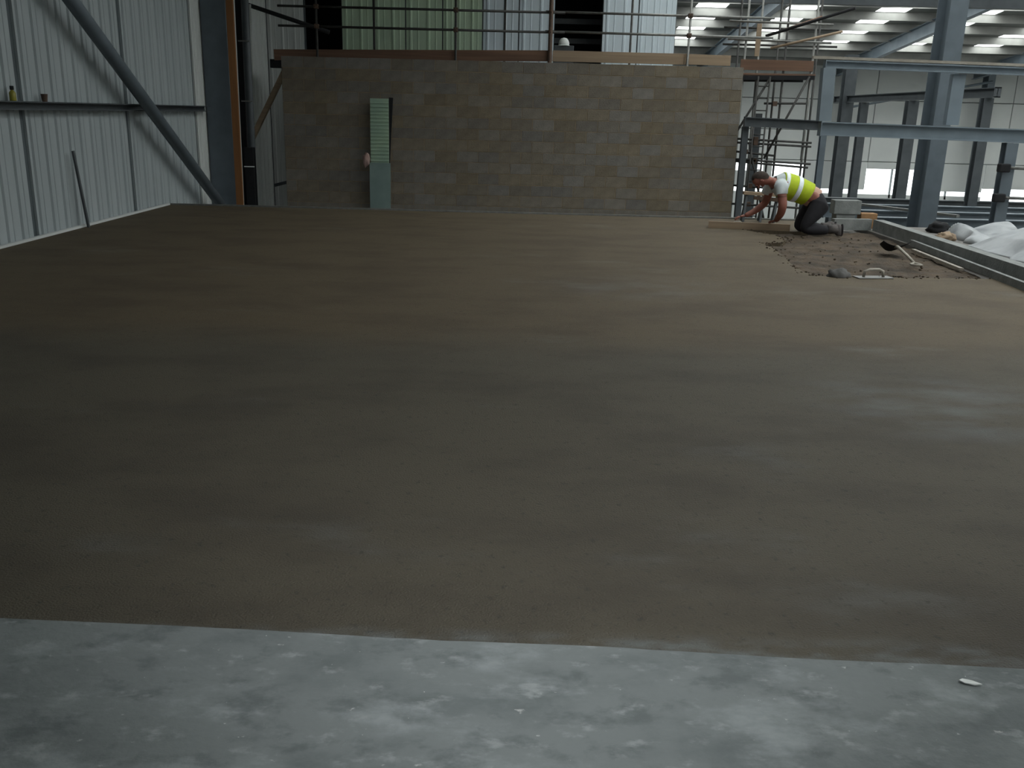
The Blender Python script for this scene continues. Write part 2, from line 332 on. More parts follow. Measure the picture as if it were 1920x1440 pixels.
# things standing on the rail
t = thing('bottle', 'small yellow plastic bottle with a dark cap on the wall rail', 'bottle', (XL + 0.07, 10.93, 1.605))
bm = bmesh.new(); add_loft(bm, [((0,0,z), (r,0,0), (0,r,0)) for z, r in ((0,0.033),(0.005,0.036),(0.085,0.036),(0.10,0.028),(0.115,0.015),(0.125,0.014))], 14); obj('bottle_body', bm, 'yellowbottle', t, True)
bm = bmesh.new(); add_loft(bm, [((0,0,z), (r,0,0), (0,r,0)) for z, r in ((0.12,0.022),(0.16,0.022),(0.164,0.018))], 14); obj('cap', bm, 'black', t)
bm = bmesh.new(); add_loft(bm, [((0,0,z), (r,0,0), (0,r,0)) for z, r in ((0,0.03),(0.09,0.04),(0.09,0.036),(0.01,0.027))], 14)
o = obj('cup', bm, 'rust'); o.location = (XL + 0.07, 11.66, 1.605); tag(o, 'small brown cup on the wall rail', 'cup')
# diagonal bracing tube and the leaning bar
o = bar('brace_tube', (-5.58, 17.55, -0.19), (-5.58, 8.2, 5.07), circ(0.092, 20), 'steel', smooth=True); tag(o, 'thick grey diagonal bracing tube crossing the sheeted wall', 'brace')
o = bar('leaning_bar', (-5.74, 12.38, 0.0), (-5.79, 12.27, 1.0), rectp(0.026, 0.04), 'steeldark'); tag(o, 'short dark bar leaning against the sheeted wall', 'bar')
# column group at the far end of the left wall
def icol(name, x, y, z0, z1, wx, dy, m_, label, cat='column', group=None, plate=True):
    t = thing(name, label, cat, (x, y, z0), group); bm = bmesh.new()
    add_prof(bm, (0, 0, 0), (0, 0, z1 - z0), iprof(wx, dy, 0.022, 0.016), Vector((0, 1, 0))); obj('shaft', bm, m_, t)
    if plate: box('base_plate', (-wx*0.75, -dy*0.65, 0), (wx*0.75, dy*0.65, 0.025), m_, t)
    return t
icol('steel_column', -5.62, 18.1, GROUND, roof_z(18.1) - 0.05, 0.46, 0.40, 'steel', 'blue-grey steel column at the foot of the diagonal bracing tube')
o = bar('timber_post', (-5.29, 17.72, GROUND), (-5.23, 17.72, 6.55), rectp(0.125, 0.06), 'orange', upv=Vector((0, 1, 0))); tag(o, 'tall orange stained timber post beside the steel column', 'post')
t = thing('drain_pipe', 'tall grey pipe with clips behind the orange timber post', 'pipe', (-5.30, 18.72, GROUND))
tube('pipe', (0, 0, 0), (0.06, 0, 9.5), 0.075, 'steeldark', t)
for z in (3.9, 5.0, 6.1): box('clip', (-0.10, -0.10, z), (0.12, -0.07, z + 0.025), 'galv', t)
o = bar('sheet_post', (-5.50, 18.9, GROUND), (-5.40, 18.9, 6.5), rectp(0.11, 0.1), 'black', upv=Vector((0, 1, 0))); tag(o, 'tall black strip between the orange post and the grey pipe', 'post')
t = thing('black_post', 'low black post standing in front of the grey pipe', 'post', (-5.23, 18.42, GROUND))
bm = bmesh.new(); add_prof(bm, (0, 0, 0), (0, 0, 4.15), iprof(0.17, 0.17, 0.02, 0.02), Vector((0, 1, 0))); obj('shaft', bm, 'black', t)
box('tie', (-0.1, -0.1, 3.78), (0.1, -0.086, 3.80), 'paper', t)
o = bar('knee_brace', (-5.76, 20.5, 0.94), (-4.93, 20.5, 2.46), rectp(0.13, 0.10), 'timber'); tag(o, 'short grey-brown diagonal brace beside the block wall', 'brace')
o = bar('hung_rope', (-5.67, 20.32, 1.45), (-5.605, 20.32, 3.64), circ(0.028, 8), 'rope', smooth=True); tag(o, 'pale thin rope hanging beside the block wall', 'rope')
o = bar('sloping_tube', (-5.75, 20.42, 3.66), (-4.0, 20.42, 3.14), circ(0.045, 10), 'black', smooth=True); tag(o, 'black tube sloping down above the end of the block wall', 'tube')
o = bar('shadow_bar', (-5.55, 21.4, -0.10), (-5.10, 21.4, 0.02), rectp(0.04, 0.07), 'steeldark'); tag(o, 'short dark bar standing in for a shadow low beside the block wall', 'bar')  # dark bar drawn in place of a shadow on the wall sheets

# ------------------------------------------------------------------ block wall
BX0, BX1, BY, BTOP = -4.88, 4.57, 19.8, 2.62
wb = struct(box('wall_back', (BX0 + 0.008, BY + 0.004, GROUND), (BX1 - 0.008, BY + 0.14, BTOP - 0.006), 'mortar'), 'bare concrete block wall')
def block_mesh(w_, d, h, c=0.003):
    bm = bmesh.new(); add_box(bm, (0, 0, 0), (w_, d, h))
    bmesh.ops.bevel(bm, geom=[e for e in bm.edges if all(v.co.y < 0.001 for v in e.verts)], offset=c, segments=1, affect='EDGES')
    me = bpy.data.meshes.new('block'); bm.to_mesh(me); bm.free(); me.materials.append(M['block']); return me
full, half = block_mesh(0.44, 0.155, 0.215), block_mesh(0.215, 0.155, 0.215)
low = bmesh.new()
ncour = int((BTOP - GROUND) / 0.225)
for r in range(ncour):
    z = BTOP - 0.215 - r * 0.225; x = BX0; k = 0
    while x < BX1 - 0.1:
        h = (r % 2 and x == BX0) or x + 0.44 > BX1 + 0.02
        wd = 0.215 if h else 0.44
        if r < 13:
            inst('block', half if h else full, (x, BY - 0.001 + random.uniform(-0.003, 0.002), z + random.uniform(-0.002, 0.002)), wb)
        else: add_box(low, (x, BY - 0.001, z), (x + wd, BY + 0.15, z + 0.215))
        x += wd + 0.01
o = obj('lower_blocks', low, 'block', wb); o['kind'] = 'stuff'

# ribbed sheet leaning on the block wall
t = thing('ribbed_panel', 'tall narrow pale green ribbed sheet leaning against the block wall', 'panel', (-2.86, 19.42, GROUND))
lean = Matrix.Rotation(-math.radians(2.4), 3, 'X')
bm = bmesh.new(); add_box(bm, (-0.19, -0.02, 3.8), (0.19, 0.0, 5.14)); bmesh.ops.rotate(bm, verts=bm.verts[:], cent=(0,0,0), matrix=lean); obj('sheet', bm, 'panelgreen', t)
bm = bmesh.new(); add_box(bm, (-0.21, -0.045, 0), (0.22, -0.021, 3.86)); bmesh.ops.rotate(bm, verts=bm.verts[:], cent=(0,0,0), matrix=lean); obj('lower_sheet', bm, 'panelblue', t)
for k in range(17):
    z = 3.90 + k * 0.072; bm = bmesh.new(); add_prof(bm, (-0.185, -0.026, z), (0.185, -0.026, z), [(-0.018, -0.016), (0.018, -0.016), (0.010, 0.016), (-0.010, 0.016)], Vector((0, -1, 0)))
    bmesh.ops.rotate(bm, verts=bm.verts[:], cent=(0,0,0), matrix=lean); obj('rib', bm, 'panelgreen', t)
o = bar('shadow_strip', (-2.95, 19.64, GROUND), (-2.63, 19.70, 1.86), rectp(0.085, 0.03), 'black', upv=Vector((0, 1, 0))); tag(o, 'thin black strip standing in for the shadow beside the pale green ribbed sheet', 'shadow')  # black strip drawn as the shadow along the sheet's right edge
bm = bmesh.new(); bmesh.ops.create_icosphere(bm, subdivisions=3, radius=1)
for v in bm.verts:
    d = 1 + 0.35 * noise.noise(v.co * 1.9 + Vector((3, 1, 0))); v.co = Vector((v.co.x * 0.075 * d, v.co.y * 0.05 * d, v.co.z * 0.14 * d))
o = obj('rag', bm, 'pink', None, True); o.location = (-3.13, 19.48, 0.62); tag(o, 'pale pink rag caught on the edge of the green ribbed sheet', 'rag')

# ------------------------------------------------------------------ sheeted wall behind the block wall
RY = 22.5; RTOP = roof_z(RY)
segs = [(XL - 0.06, -4.98, GROUND, RTOP), (-4.98, -4.12, GROUND, 2.4), (-4.12, 0.77, GROUND, RTOP), (0.77, 1.86, GROUND, 2.4), (1.86, 3.55, GROUND, RTOP)]
bm = bmesh.new()
for x0, x1, z0, z1 in segs: add_box(bm, (x0, RY + 0.03, z0), (x1, RY + 0.2, z1))
wr = struct(obj('wall_rear', bm, 'cladback'), 'sheeted wall rising behind the block wall')
def rsheet(x0, x1, m_, z0=GROUND, z1=None):
    bm = ribbed(x1 - x0 - 0.03, (z1 or RTOP - 0.02) - z0, 0.33, 0.02)
    bmesh.ops.rotate(bm, verts=bm.verts[:], cent=(0,0,0), matrix=Matrix.Rotation(-math.pi/2, 3, 'Z'))
    o = obj('wall_sheet', bm, m_, wr); o.location = (x0 + 0.015, RY, z0)
for x0, x1, m_ in ((XL, -4.98, 'cladwhite'), (-4.12, -3.39, 'cladgreen'), (-3.39, -2.65, 'cladgreen'), (-2.65, -1.80, 'cladgreen'), (-1.80, -0.88, 'cladgreen'), (-0.88, -0.05, 'cladblue'), (-0.05, 0.77, 'cladblue'), (1.86, 2.68, 'cladblue'), (2.68, 3.55, 'cladblue')): rsheet(x0, x1, m_)
o = box('wall_void', (XL - 0.06, 25.6, GROUND), (3.35, 25.8, roof_z(25.6)), 'black'); struct(o, 'added black wall that keeps the openings of the sheeted wall dark')  # added wall, coloured black so the openings look unlit
o = box('wall_light_block', (3.35, RY + 0.2, GROUND), (3.55, YF, RTOP), 'cladback'); struct(o, 'unseen wall added to keep the room behind the sheeted wall dark')  # out of view, added to shut hall light out of the room
for z in (2.9, 3.35, 3.8): 
    o = bar('dark_joist', (0.5, 24.0, z), (2.2, 24.0, z), rectp(0.06, 0.12), 'steeldark', wr)
t = thing('hard_hat', 'white hard hat on the scaffold boards in front of the dark opening', 'hard hat', (0.93, 21.0, 2.62))
bm = bmesh.new(); add_loft(bm, [((0,0,z), (a,0,0), (0,b,0)) for z, a, b in ((0.42,0.115,0.14),(0.47,0.115,0.14),(0.52,0.098,0.122),(0.56,0.066,0.082),(0.575,0.02,0.025))], 18); obj('shell', bm, 'paper', t, True)
bm = bmesh.new(); add_loft(bm, [((0,-0.02,z), (a,0,0), (0,b,0)) for z, a, b in ((0.41,0.13,0.175),(0.422,0.118,0.15))], 18); obj('brim', bm, 'paper', t)
o = box('block_stack', (0.72, 20.85, 2.62), (1.14, 21.15, 3.03), 'steeldark', bevel=0.01); tag(o, 'dark stacked blocks under the white hard hat', 'blocks')

# ------------------------------------------------------------------ scaffold along the block wall
S = thing('scaffold', 'long tube scaffold with toe boards behind the top of the block wall', 'scaffold', (0, 20.1, GROUND))
def L3(p, o=(0, 20.1, GROUND)): return (p[0]-o[0], p[1]-o[1], p[2]-o[2])
def st(name, p, q, r, m_, par=S, org=(0, 20.1, GROUND)): return tube(name, L3(p, org), L3(q, org), r, m_, par)
def coupler(p, par=S, org=(0, 20.1, GROUND)):
    bm = bmesh.new(); x, y, z = L3(p, org); add_box(bm, (x-0.045, y-0.05, z-0.045), (x+0.045, y+0.05, z+0.045)); add_prof(bm, (x, y-0.07, z), (x, y+0.03, z), circ(0.018, 6)); obj('coupler', bm, 'rust', par, bevel=0.008)
UPS = ((-4.2, 'tubedark'), (-1.34, 'tubedark'), (0.61, 'rust'), (3.46, 'galv'))
for x, m_ in UPS:
    st('standard', (x, 20.12, GROUND), (x, 20.12, 5.2), 0.0245 if m_ != 'rust' else 0.045, m_)
for x in (-3.2, -0.35, 2.40): st('standard', (x, 21.35, GROUND), (x, 21.35, 5.2), 0.0245, 'tubedark')
for z, m_ in ((3.61, 'galv'), (3.23, 'galv')):
    st('guard_rail', (-5.0, 20.17, z), (0.9, 20.17, z), 0.0245, 'tubedark'); st('guard_rail', (0.5, 20.21, z + 0.02), (5.2, 20.21, z), 0.0245, m_)
    for x, _ in UPS: coupler((x, 20.14, z))
for x in (-4.2, -1.34, 0.61, 3.46): st('transom', (x + 0.06, 20.0, 2.50), (x + 0.06, 21.55, 2.50), 0.0245, 'tubedark')
def board(name, p, q, wd, th, m_, par=S, org=(0, 20.1, GROUND), upv=Vector((0, 0, 1))):
    bm = bmesh.new(); add_prof(bm, L3(p, org), L3(q, org), rectp(wd, th), upv); return obj(name, bm, m_, par, bevel=0.004)
board('toe_board', (-5.12, 20.20, 2.66), (0.66, 20.20, 2.775), 0.035, 0.215, 'timberdark')  # darker timber imitates the dimmer light at this end
board('toe_board', (0.67, 20.20, 2.775), (3.50, 20.20, 2.775), 0.035, 0.215, 'timber')
board('toe_board', (3.40, 20.165, 2.775), (4.36, 20.165, 2.765), 0.035, 0.205, 'timber')
for k in range(5): board('deck_board', (-5.12, 20.36 + k*0.235, 2.565), (4.40, 20.36 + k*0.235, 2.58), 0.225, 0.038, 'timberdark')
board('deck_end', (-5.22, 20.30, 2.49), (-4.86, 20.30, 2.49), 0.16, 0.17, 'black')

# ------------------------------------------------------------------ scaffold tower at the right end of the block wall
TO = (5.5, 20.8, GROUND)
T = thing('scaffold_tower', 'scaffold tower with timber platform and ladder beside the block wall', 'scaffold', TO)
def tt(name, p, q, r, m_='tubedark'): return tube(name, L3(p, TO), L3(q, TO), r, m_, T)
for x, y, m_, zt in ((4.80, 20.85, 'galv', 5.0), (5.66, 20.85, 'tubedark', 4.9), (6.26, 20.85, 'galv', 5.1), (4.95, 22.2, 'tubedark', 5.0), (5.85, 22.2, 'tubedark', 5.0), (6.75, 22.2, 'tubedark', 5.0), (5.25, 21.5, 'galv', 5.2)):
    tt('standard', (x, y, GROUND), (x, y, zt), 0.0245, m_)
for z in (3.60, 3.24): tt('guard_rail', (4.4, 20.8, z), (6.6, 20.8, z - 0.03), 0.0245, 'galv'); tt('guard_rail', (4.6, 22.25, z), (7.2, 22.25, z), 0.0245)
for (x0, z0, x1, z1) in ((5.30, 1.95, 6.20, 1.97), (4.78, 1.20, 6.42, 1.15), (4.78, 1.12, 6.42, 1.07), (4.78, 0.93, 5.62, 0.86), (4.78, 0.76, 6.45, 0.70), (4.78, 0.72, 6.40, 0.62), (4.78, 0.20, 6.3, 0.12), (4.78, -0.2, 6.3, -0.26)):
    tt('ledger', (x0, 20.80, z0), (x1, 20.80, z1), 0.0245)
    bm = bmesh.new(); x, y, z = L3((x0 + 0.25*(x1-x0), 20.8, z0), TO); add_box(bm, (x-0.05, y-0.06, z-0.05), (x+0.05, y+0.03, z+0.05)); obj('coupler', bm, 'rust', T, bevel=0.01)
tt('brace', (4.55, 20.74, 0.98), (5.36, 20.74, 2.46), 0.0245); tt('brace', (5.40, 20.74, 0.80), (6.20, 20.74, 2.52), 0.0245)
tt('brace', (5.55, 20.74, -0.6), (5.05, 20.74, 1.10), 0.0245)
for sx_ in (5.08, 5.33): tt('ladder_stile', (sx_, 20.70, -2.6), (sx_ + 0.02, 20.70, 2.5), 0.02, 'tubedark')
for k in range(20): tt('ladder_rung', (5.08, 20.70, -2.45 + k*0.25), (5.34, 20.70, -2.45 + k*0.25), 0.013, 'tubedark')
for k in range(5): board('deck_board', (4.74, 20.90 + k*0.235, 2.545), (6.34, 20.90 + k*0.235, 2.555), 0.225, 0.04, 'timberdark', T, TO)
board('toe_board', (4.72, 20.82, 2.735), (6.28, 20.82, 2.735), 0.035, 0.215, 'timberdark', T, TO)
board('deck_bearer', (4.74, 20.78, 2.46), (6.32, 20.78, 2.50), 0.05, 0.09, 'black', T, TO); board('deck_bearer', (4.74, 21.6, 2.46), (6.32, 21.6, 2.48), 0.05, 0.09, 'black', T, TO)
tt('sloping_tube', (5.15, 20.6, 3.30), (6.62, 19.6, 3.78), 0.03, 'black'); tt('sloping_tube', (5.27, 20.6, 3.06), (6.65, 20.3, 3.40), 0.026, 'timber')
tt('sloping_tube', (5.24, 20.55, 3.33), (6.27, 20.55, 3.70), 0.024, 'timberdark')
board('net_post', (5.02, 20.70, 2.9), (5.02, 20.70, 3.55), 0.10, 0.03, 'timber', T, TO, Vector((0, 1, 0)))

# ------------------------------------------------------------------ steel frame on the right
def beam(name, p, q, wd, dp, m_, label, group=None):
    p, q = Vector(p), Vector(q); t = thing(name, label, 'beam', p, group)
    bm = bmesh.new(); add_prof(bm, (0, 0, 0), q - p, iprof(wd, dp, 0.018, 0.012)); obj('web_and_flanges', bm, m_, t)
    d = (q - p).normalized(); s, u = frame_of(d)
    for e in (p + d * 0.006, q - d * 0.006):
        bm = bmesh.new(); add_prof(bm, e - p - d * 0.006, e - p + d * 0.006, rectp(wd * 1.05, dp * 1.08)); obj('end_plate', bm, m_, t)
    return t
beam('steel_beam', (4.72, 14.98, 1.50), (9.4, 14.98, 1.44), 0.16, 0.21, 'steelpale', 'deep blue-grey steel beam carried in front of the large column')
beam('steel_beam', (4.70, 15.02, 2.455), (9.4, 15.02, 2.40), 0.12, 0.115, 'steelpale', 'slim blue-grey steel beam along the top of the open frame')
o = bar('timber_batten', (4.5, 15.0, 2.548), (9.4, 15.0, 2.49), rectp(0.09, 0.04), 'handle'); tag(o, 'long pale batten lying on the slim top beam', 'batten')
o = bar('frame_post', (4.78, 15.0, 1.61), (4.76, 15.0, 2.40), rectp(0.19, 0.16), 'steelpale', upv=Vector((0, 1, 0))); tag(o, 'short blue-grey post between the two beams at the open frame corner', 'post')
o = bar('frame_post', (6.82, 15.1, 1.60), (6.82, 15.1, 2.36), rectp(0.20, 0.12), 'steelpale', upv=Vector((0, 1, 0))); tag(o, 'short blue-grey post between the two beams by the large column', 'post')
icol('steel_column', 7.32, 16.8, GROUND, roof_z(16.8) - 0.1, 0.30, 0.52, 'steel', 'large dark steel column rising to the roof behind the open frame')
t = icol('steel_column', 7.72, 14.93, 0.0, 1.352, 0.18, 0.18, 'steel', 'short steel post with tube clamps under the deep beam')
for z, x1 in ((0.98, 1.6), (0.52, 1.6)):
    tube('clamped_tube', (-0.14, -0.14, z), (x1, -0.18, z - 0.02), 0.0245, 'galv', t)
    bm = bmesh.new(); add_box(bm, (-0.20, -0.20, z - 0.07), (-0.02, -0.09, z + 0.06)); obj('clamp', bm, 'black', t, bevel=0.02)
# the darker beam and post next to the block wall
beam('steel_beam', (4.53, 19.2, 1.565), (6.05, 19.2, 1.53), 0.14, 0.185, 'steeldark', 'short dark steel beam running from the end of the block wall')
icol('steel_column', 4.60, 19.35, GROUND, 1.47, 0.12, 0.12, 'steeldark', 'thin dark steel post against the end of the block wall')
icol('steel_column', 5.62, 22.0 + 0.6, GROUND, 1.75, 0.20, 0.22, 'steeldark', 'dark steel column behind the scaffold tower')
icol('steel_column', 6.27, 19.6, GROUND, 1.6, 0.12, 0.12, 'steel', 'thin blue-grey steel post in front of the scaffold tower')
# frame receding into the hall
beam('steel_beam', (10.0, 20.2, 2.28), (10.0, 30.4, 2.28), 0.14, 0.20, 'steeldark', 'dark steel beam receding over the row of far posts')
for y, zt, wd, lab in ((29.4, 3.55, 0.34, 'tallest dark steel post in the far row, rising above its beam'), (27.9, 2.17, 0.22, 'thin dark steel post next to the tallest post of the far row'), (24.5, 2.17, 0.26, 'dark steel post in the middle of the far row'), (20.6, 2.17, 0.20, 'dark steel post at the large column end of the far row')):
    icol('steel_column', 10.0, y, GROUND, zt, wd, wd, 'steeldark', lab)
for x in (20.0, 26.0): icol('steel_column', x, 41.3, GROUND, roof_z(41.3) - 0.1, 0.30, 0.5, 'steel', 'blue-grey hall column standing against the far white wall', group='far hall columns')
icol('steel_column', 14.0, 41.3, GROUND, roof_z(41.3) - 0.1, 0.30, 0.5, 'steel', 'blue-grey hall column standing against the far white wall', group='far hall columns')
o = bar('brace_rod', (14.0, 40.99, 2.2), (20.0, 40.99, 3.4), circ(0.05, 8), 'steel'); tag(o, 'slender diagonal brace rod against the far white wall', 'brace')
# floor beams of the unfinished deck behind the kerb
for i, (y, m_, lab) in enumerate(((17.6, 'steel', 'first deck beam behind the large column foot'), (19.0, 'steel', 'second deck beam behind the large column foot'), (20.4, 'steel', 'third deck beam behind the large column foot'), (22.0, 'steeldark', 'dark last deck beam below the bright far doorway'))):
    beam('deck_beam', (6.7, y, -0.25), (16.0, y, -0.25), 0.18, 0.30, m_, lab)
o = bar('deck_tie', (8.4, 17.7, -0.06), (7.0, 20.3, -0.06), rectp(0.09, 0.05), 'galv'); tag(o, 'pale tie bar lying across the deck beams', 'bar')

# ------------------------------------------------------------------ far wall with daylight openings
wf = bmesh.new(); add_box(wf, (3.55, YF, GROUND), (20.8, YF + 0.2, -1.47)); add_box(wf, (20.8, YF, GROUND), (23.0, YF + 0.2, -1.65)); add_box(wf, (23.0, YF, GROUND), (XR, YF + 0.2, -1.47))
wf = struct(obj('wall_far', wf, 'cladwhite'), 'far white panelled wall of the hall')
def fp(x0, x1, z0, z1): 
    bm = bmesh.new(); add_box(bm, (0.012, 0, 0.012), (x1 - x0 - 0.012, 0.12, z1 - z0 - 0.012)); o = obj('wall_panel', bm, 'cladwhite', wf, bevel=0.02); o.location = (x0, YF - 0.02, z0)
rows = ((-0.05, 1.25), (1.25, 2.55), (2.55, 4.08))
for z0, z1 in rows:
    x = 3.55
    while x < XR - 0.1: fp(x, min(x + 3.0, XR), z0, z1); x += 3.0
for x0, x1, z0, z1 in ((3.55, 9.70, -1.28, -0.05), (9.70, 10.93, -1.28, -0.55), (10.93, 11.35, -1.28, -0.05), (11.35, 12.75, -0.20, -0.05), (12.75, 15.55, -1.28, -0.05), (15.55, 17.85, -0.37, -0.05), (17.85, 20.80, -1.28, -0.05), (20.80, 23.0, -1.12, -0.05), (23.0, XR, -1.28, -0.05)): fp(x0, x1, z0, z1)
box('panel_backing', (3.55, YF + 0.10, -0.09), (XR, YF + 0.3, 4.3), 'cladback', wf)
for x in (8.0, 13.2, 16.7, 19.2, 22.0, 25.0, 28.0): box('mullion', (x - 0.04, YF, -1.62), (x + 0.04, YF + 0.08, -0.05), 'clad', wf)
o = box('wall_right', (XR, YN, GROUND), (XR + 0.2, YF, roof_z(YN)), 'cladwhite'); struct(o, 'white side wall of the hall')
o = box('wall_near', (XL, YN - 0.2, GROUND), (XR, YN, roof_z(YN)), 'clad'); struct(o, 'end wall of the hall')

# ------------------------------------------------------------------ roof with rooflight strips, purlins and rafters
def roof_slab(x0, x1, y0, y1, z_off0, z_off1, m_, name, parent):
    bm = bmesh.new(); v = []
    for zo in (z_off0, z_off1):
        v += [bm.verts.new((x, y, roof_z(y) + zo)) for x, y in ((x0, y0), (x1, y0), (x1, y1), (x0, y1))]
    for f in ((3,2,1,0),(4,5,6,7),(0,1,5,4),(1,2,6,5),(2,3,7,6),(3,0,4,7)): bm.faces.new([v[i] for i in f])
    return obj(name, bm, m_, parent)
ROWS = [3.25, 6.2, 9.15, 12.1, 15.05, 18.0, 20.95, 23.9, 26.85]  # first row added out of view to brighten the block wall and rear sheets
ce = None; prev = XL - 0.3
for i, x in enumerate(ROWS + [None]):
    x1 = (x - 0.5) if x is not None else XR
    o = roof_slab(prev, x1, YN, YF + 0.3, 0.0, 0.08, 'roof', 'ceiling' if ce is None else 'roof_sheet', ce)
    if ce is None: ce = struct(o, 'sheeted hall roof with rooflight strips')
    if x is None: break
    far = 38.4 if x > 5 else 22.2; near = -6.0 if x > 5 else 7.0
    roof_slab(x - 0.5, x + 0.5, far, YF + 0.3, 0.0, 0.08, 'roof', 'roof_sheet', ce)
    roof_slab(x - 0.5, x + 0.5, YN, near, 0.0, 0.08, 'roof', 'roof_sheet', ce)
    prev = x + 0.5
PY = [41.4 - 1.8 * k for k in range(27)]
for x in ROWS:
    far = 38.4 if x > 5 else 22.2; near = -6.0 if x > 5 else 7.0
    ys = [far] + [y for y in PY if near + 0.1 < y < far - 0.1] + [near]
    for a, b in zip(ys, ys[1:]): roof_slab(x - 0.5, x + 0.5, b, a, 0.02, 0.05, 'rooflight', 'rooflight', ce)
for y in PY:
    bar('purlin', (3.6 if y > RY else XL, y, roof_z(y) - 0.13), (XR, y, roof_z(y) - 0.13), [(-0.035, -0.13), (0.005, -0.13), (0.005, 0.125), (0.035, 0.125), (0.035, 0.13), (-0.005, 0.13), (-0.005, -0.122), (-0.035, -0.122)], 'purlin', ce)
for x in (7.6, 13.6, 19.5, 25.4):
    bm = bmesh.new(); add_prof(bm, (x, YF - 0.3, roof_z(YF - 0.3) - 0.42), (x, YN, roof_z(YN) - 0.42), iprof(0.2, 0.44, 0.02, 0.014)); obj('rafter', bm, 'steelpale', ce)
beam('steel_beam', (3.7, 24.0, 4.73), (XR - 0.1, 24.0, 4.73), 0.25, 0.80, 'steeldark', 'deep dark beam hung across the hall above the scaffold tower')

# ------------------------------------------------------------------ kerbs, battens, blocks at the slab edge
o = bar('kerb', (5.33, 4.0, 0.085), (5.60, 14.36, 0.085), rectp(0.15, 0.17), 'kerb'); tag(o, 'long grey concrete kerb along the side of the raised floor', 'kerb')
o = bar('kerb', (4.90, 14.36, 0.085), (5.50, 14.42, 0.085), rectp(0.11, 0.17), 'kerb'); tag(o, 'short grey concrete kerb behind the kneeling worker', 'kerb')
o = bar('edge_batten', (4.98, 6.0, 0.04), (5.43, 12.65, 0.04), rectp(0.05, 0.08), 'kerb'); tag(o, 'grey batten lying along the inside of the long kerb', 'batten')
o = bar('edge_batten', (5.17, 10.6, 0.0), (5.27, 12.2, 0.0), rectp(0.05, 0.03), 'handle'); tag(o, 'thin pale lath half buried beside the kerb batten', 'lath')
o = bar('straightedge', (2.95, 14.21, 0.05), (4.14, 14.01, 0.05), rectp(0.05, 0.10), 'timber'); tag(o, 'timber straightedge on edge under the worker\'s hands', 'straightedge')
B = lambda lo, hi, m_, lab, g=None, name='concrete_block': tag(box(name, lo, hi, m_, bevel=0.008), lab, 'block', g)
B((5.03, 14.62, 0.0), (5.33, 14.84, 0.215), 'kerb', 'lower grey concrete block of the stack behind the kerb')
B((4.98, 14.60, 0.216), (5.40, 14.82, 0.43), 'kerb', 'upper grey concrete block of the stack behind the kerb')
B((5.42, 14.62, 0.0), (5.68, 14.8, 0.235), 'clay', 'orange brown clay block beside the grey concrete stack', None, 'clay_block')
# trestle behind the worker
t = thing('trestle', 'low timber trestle at the far edge of the screed behind the worker', 'trestle', (4.05, 15.25, 0.0))
bm = bmesh.new(); add_prof(bm, (-0.36, 0, 0.46), (0.28, 0.0, 0.43), rectp(0.10, 0.05)); obj('top_plank', bm, 'timber', t, bevel=0.004)
bm = bmesh.new(); add_prof(bm, (-0.2, -0.07, 0.39), (0.24, -0.07, 0.36), rectp(0.03, 0.06)); obj('side_rail', bm, 'rust', t)
for x in (-0.30, -0.02, 0.2):
    bm = bmesh.new(); add_prof(bm, (x - 0.05, -0.1, 0), (x, 0, 0.42), rectp(0.035, 0.035), Vector((0, 1, 0))); obj('leg', bm, 'steeldark', t)
    bm = bmesh.new(); add_prof(bm, (x - 0.02, 0.14, 0), (x, 0, 0.42), rectp(0.035, 0.035), Vector((0, 1, 0))); obj('leg', bm, 'steeldark', t)

# ------------------------------------------------------------------ plastic sheeting heap beyond the kerb
def heap(name, x0, x1, y0, y1, hfun, m_, label, cat, n=60):
    bm = bmesh.new(); g = {}
    for i in range(n + 1):
        for j in range(n + 1):
            u, v = i / n, j / n; x, y = x0 + (x1-x0)*u, y0 + (y1-y0)*v
            e = min(u, 1-u, v, 1-v); rim = min(1, e / 0.16) ** 0.6
            wob = 0.10 * noise.noise((u*4, v*4, 2))
            g[i, j] = bm.verts.new((x + wob, y + 0.12 * noise.noise((u*4, v*4, 7)), max(0.004, rim * hfun(u, v))))
    for i in range(n):
        for j in range(n): bm.faces.new((g[i,j], g[i+1,j], g[i+1,j+1], g[i,j+1]))
    o = obj(name, bm, m_, None, True); so = o.modifiers.new('thickness', 'SOLIDIFY'); so.thickness = 0.004
    return tag(o, label, cat)
def hbag(u, v):
    h = 0.05 + 0.72 * u ** 0.85 * (1 - 0.25 * v)
    fold = abs(((u * 0.7 + v * 1.3) * 3.0) % 1 - 0.5)
    return h + 0.05 * fold + 0.03 * noise.noise((u*5, v*5, 3))
o = heap('plastic_sheeting', 6.22, 8.0, 11.2, 12.75, hbag, 'plastic', 'crumpled heap of white plastic sheeting beyond the kerb', 'sheeting', 70)
def hflap(u, v): return 0.05 + 0.20 * abs(u - 0.35) ** 0.7 + 0.12 * v + 0.03 * noise.noise((u*4, v*4, 5))
heap('plastic_sack', 6.40, 7.35, 12.95, 13.85, hflap, 'plastic', 'flat white plastic sack with a raised lip behind the sheeting heap', 'sack', 40)
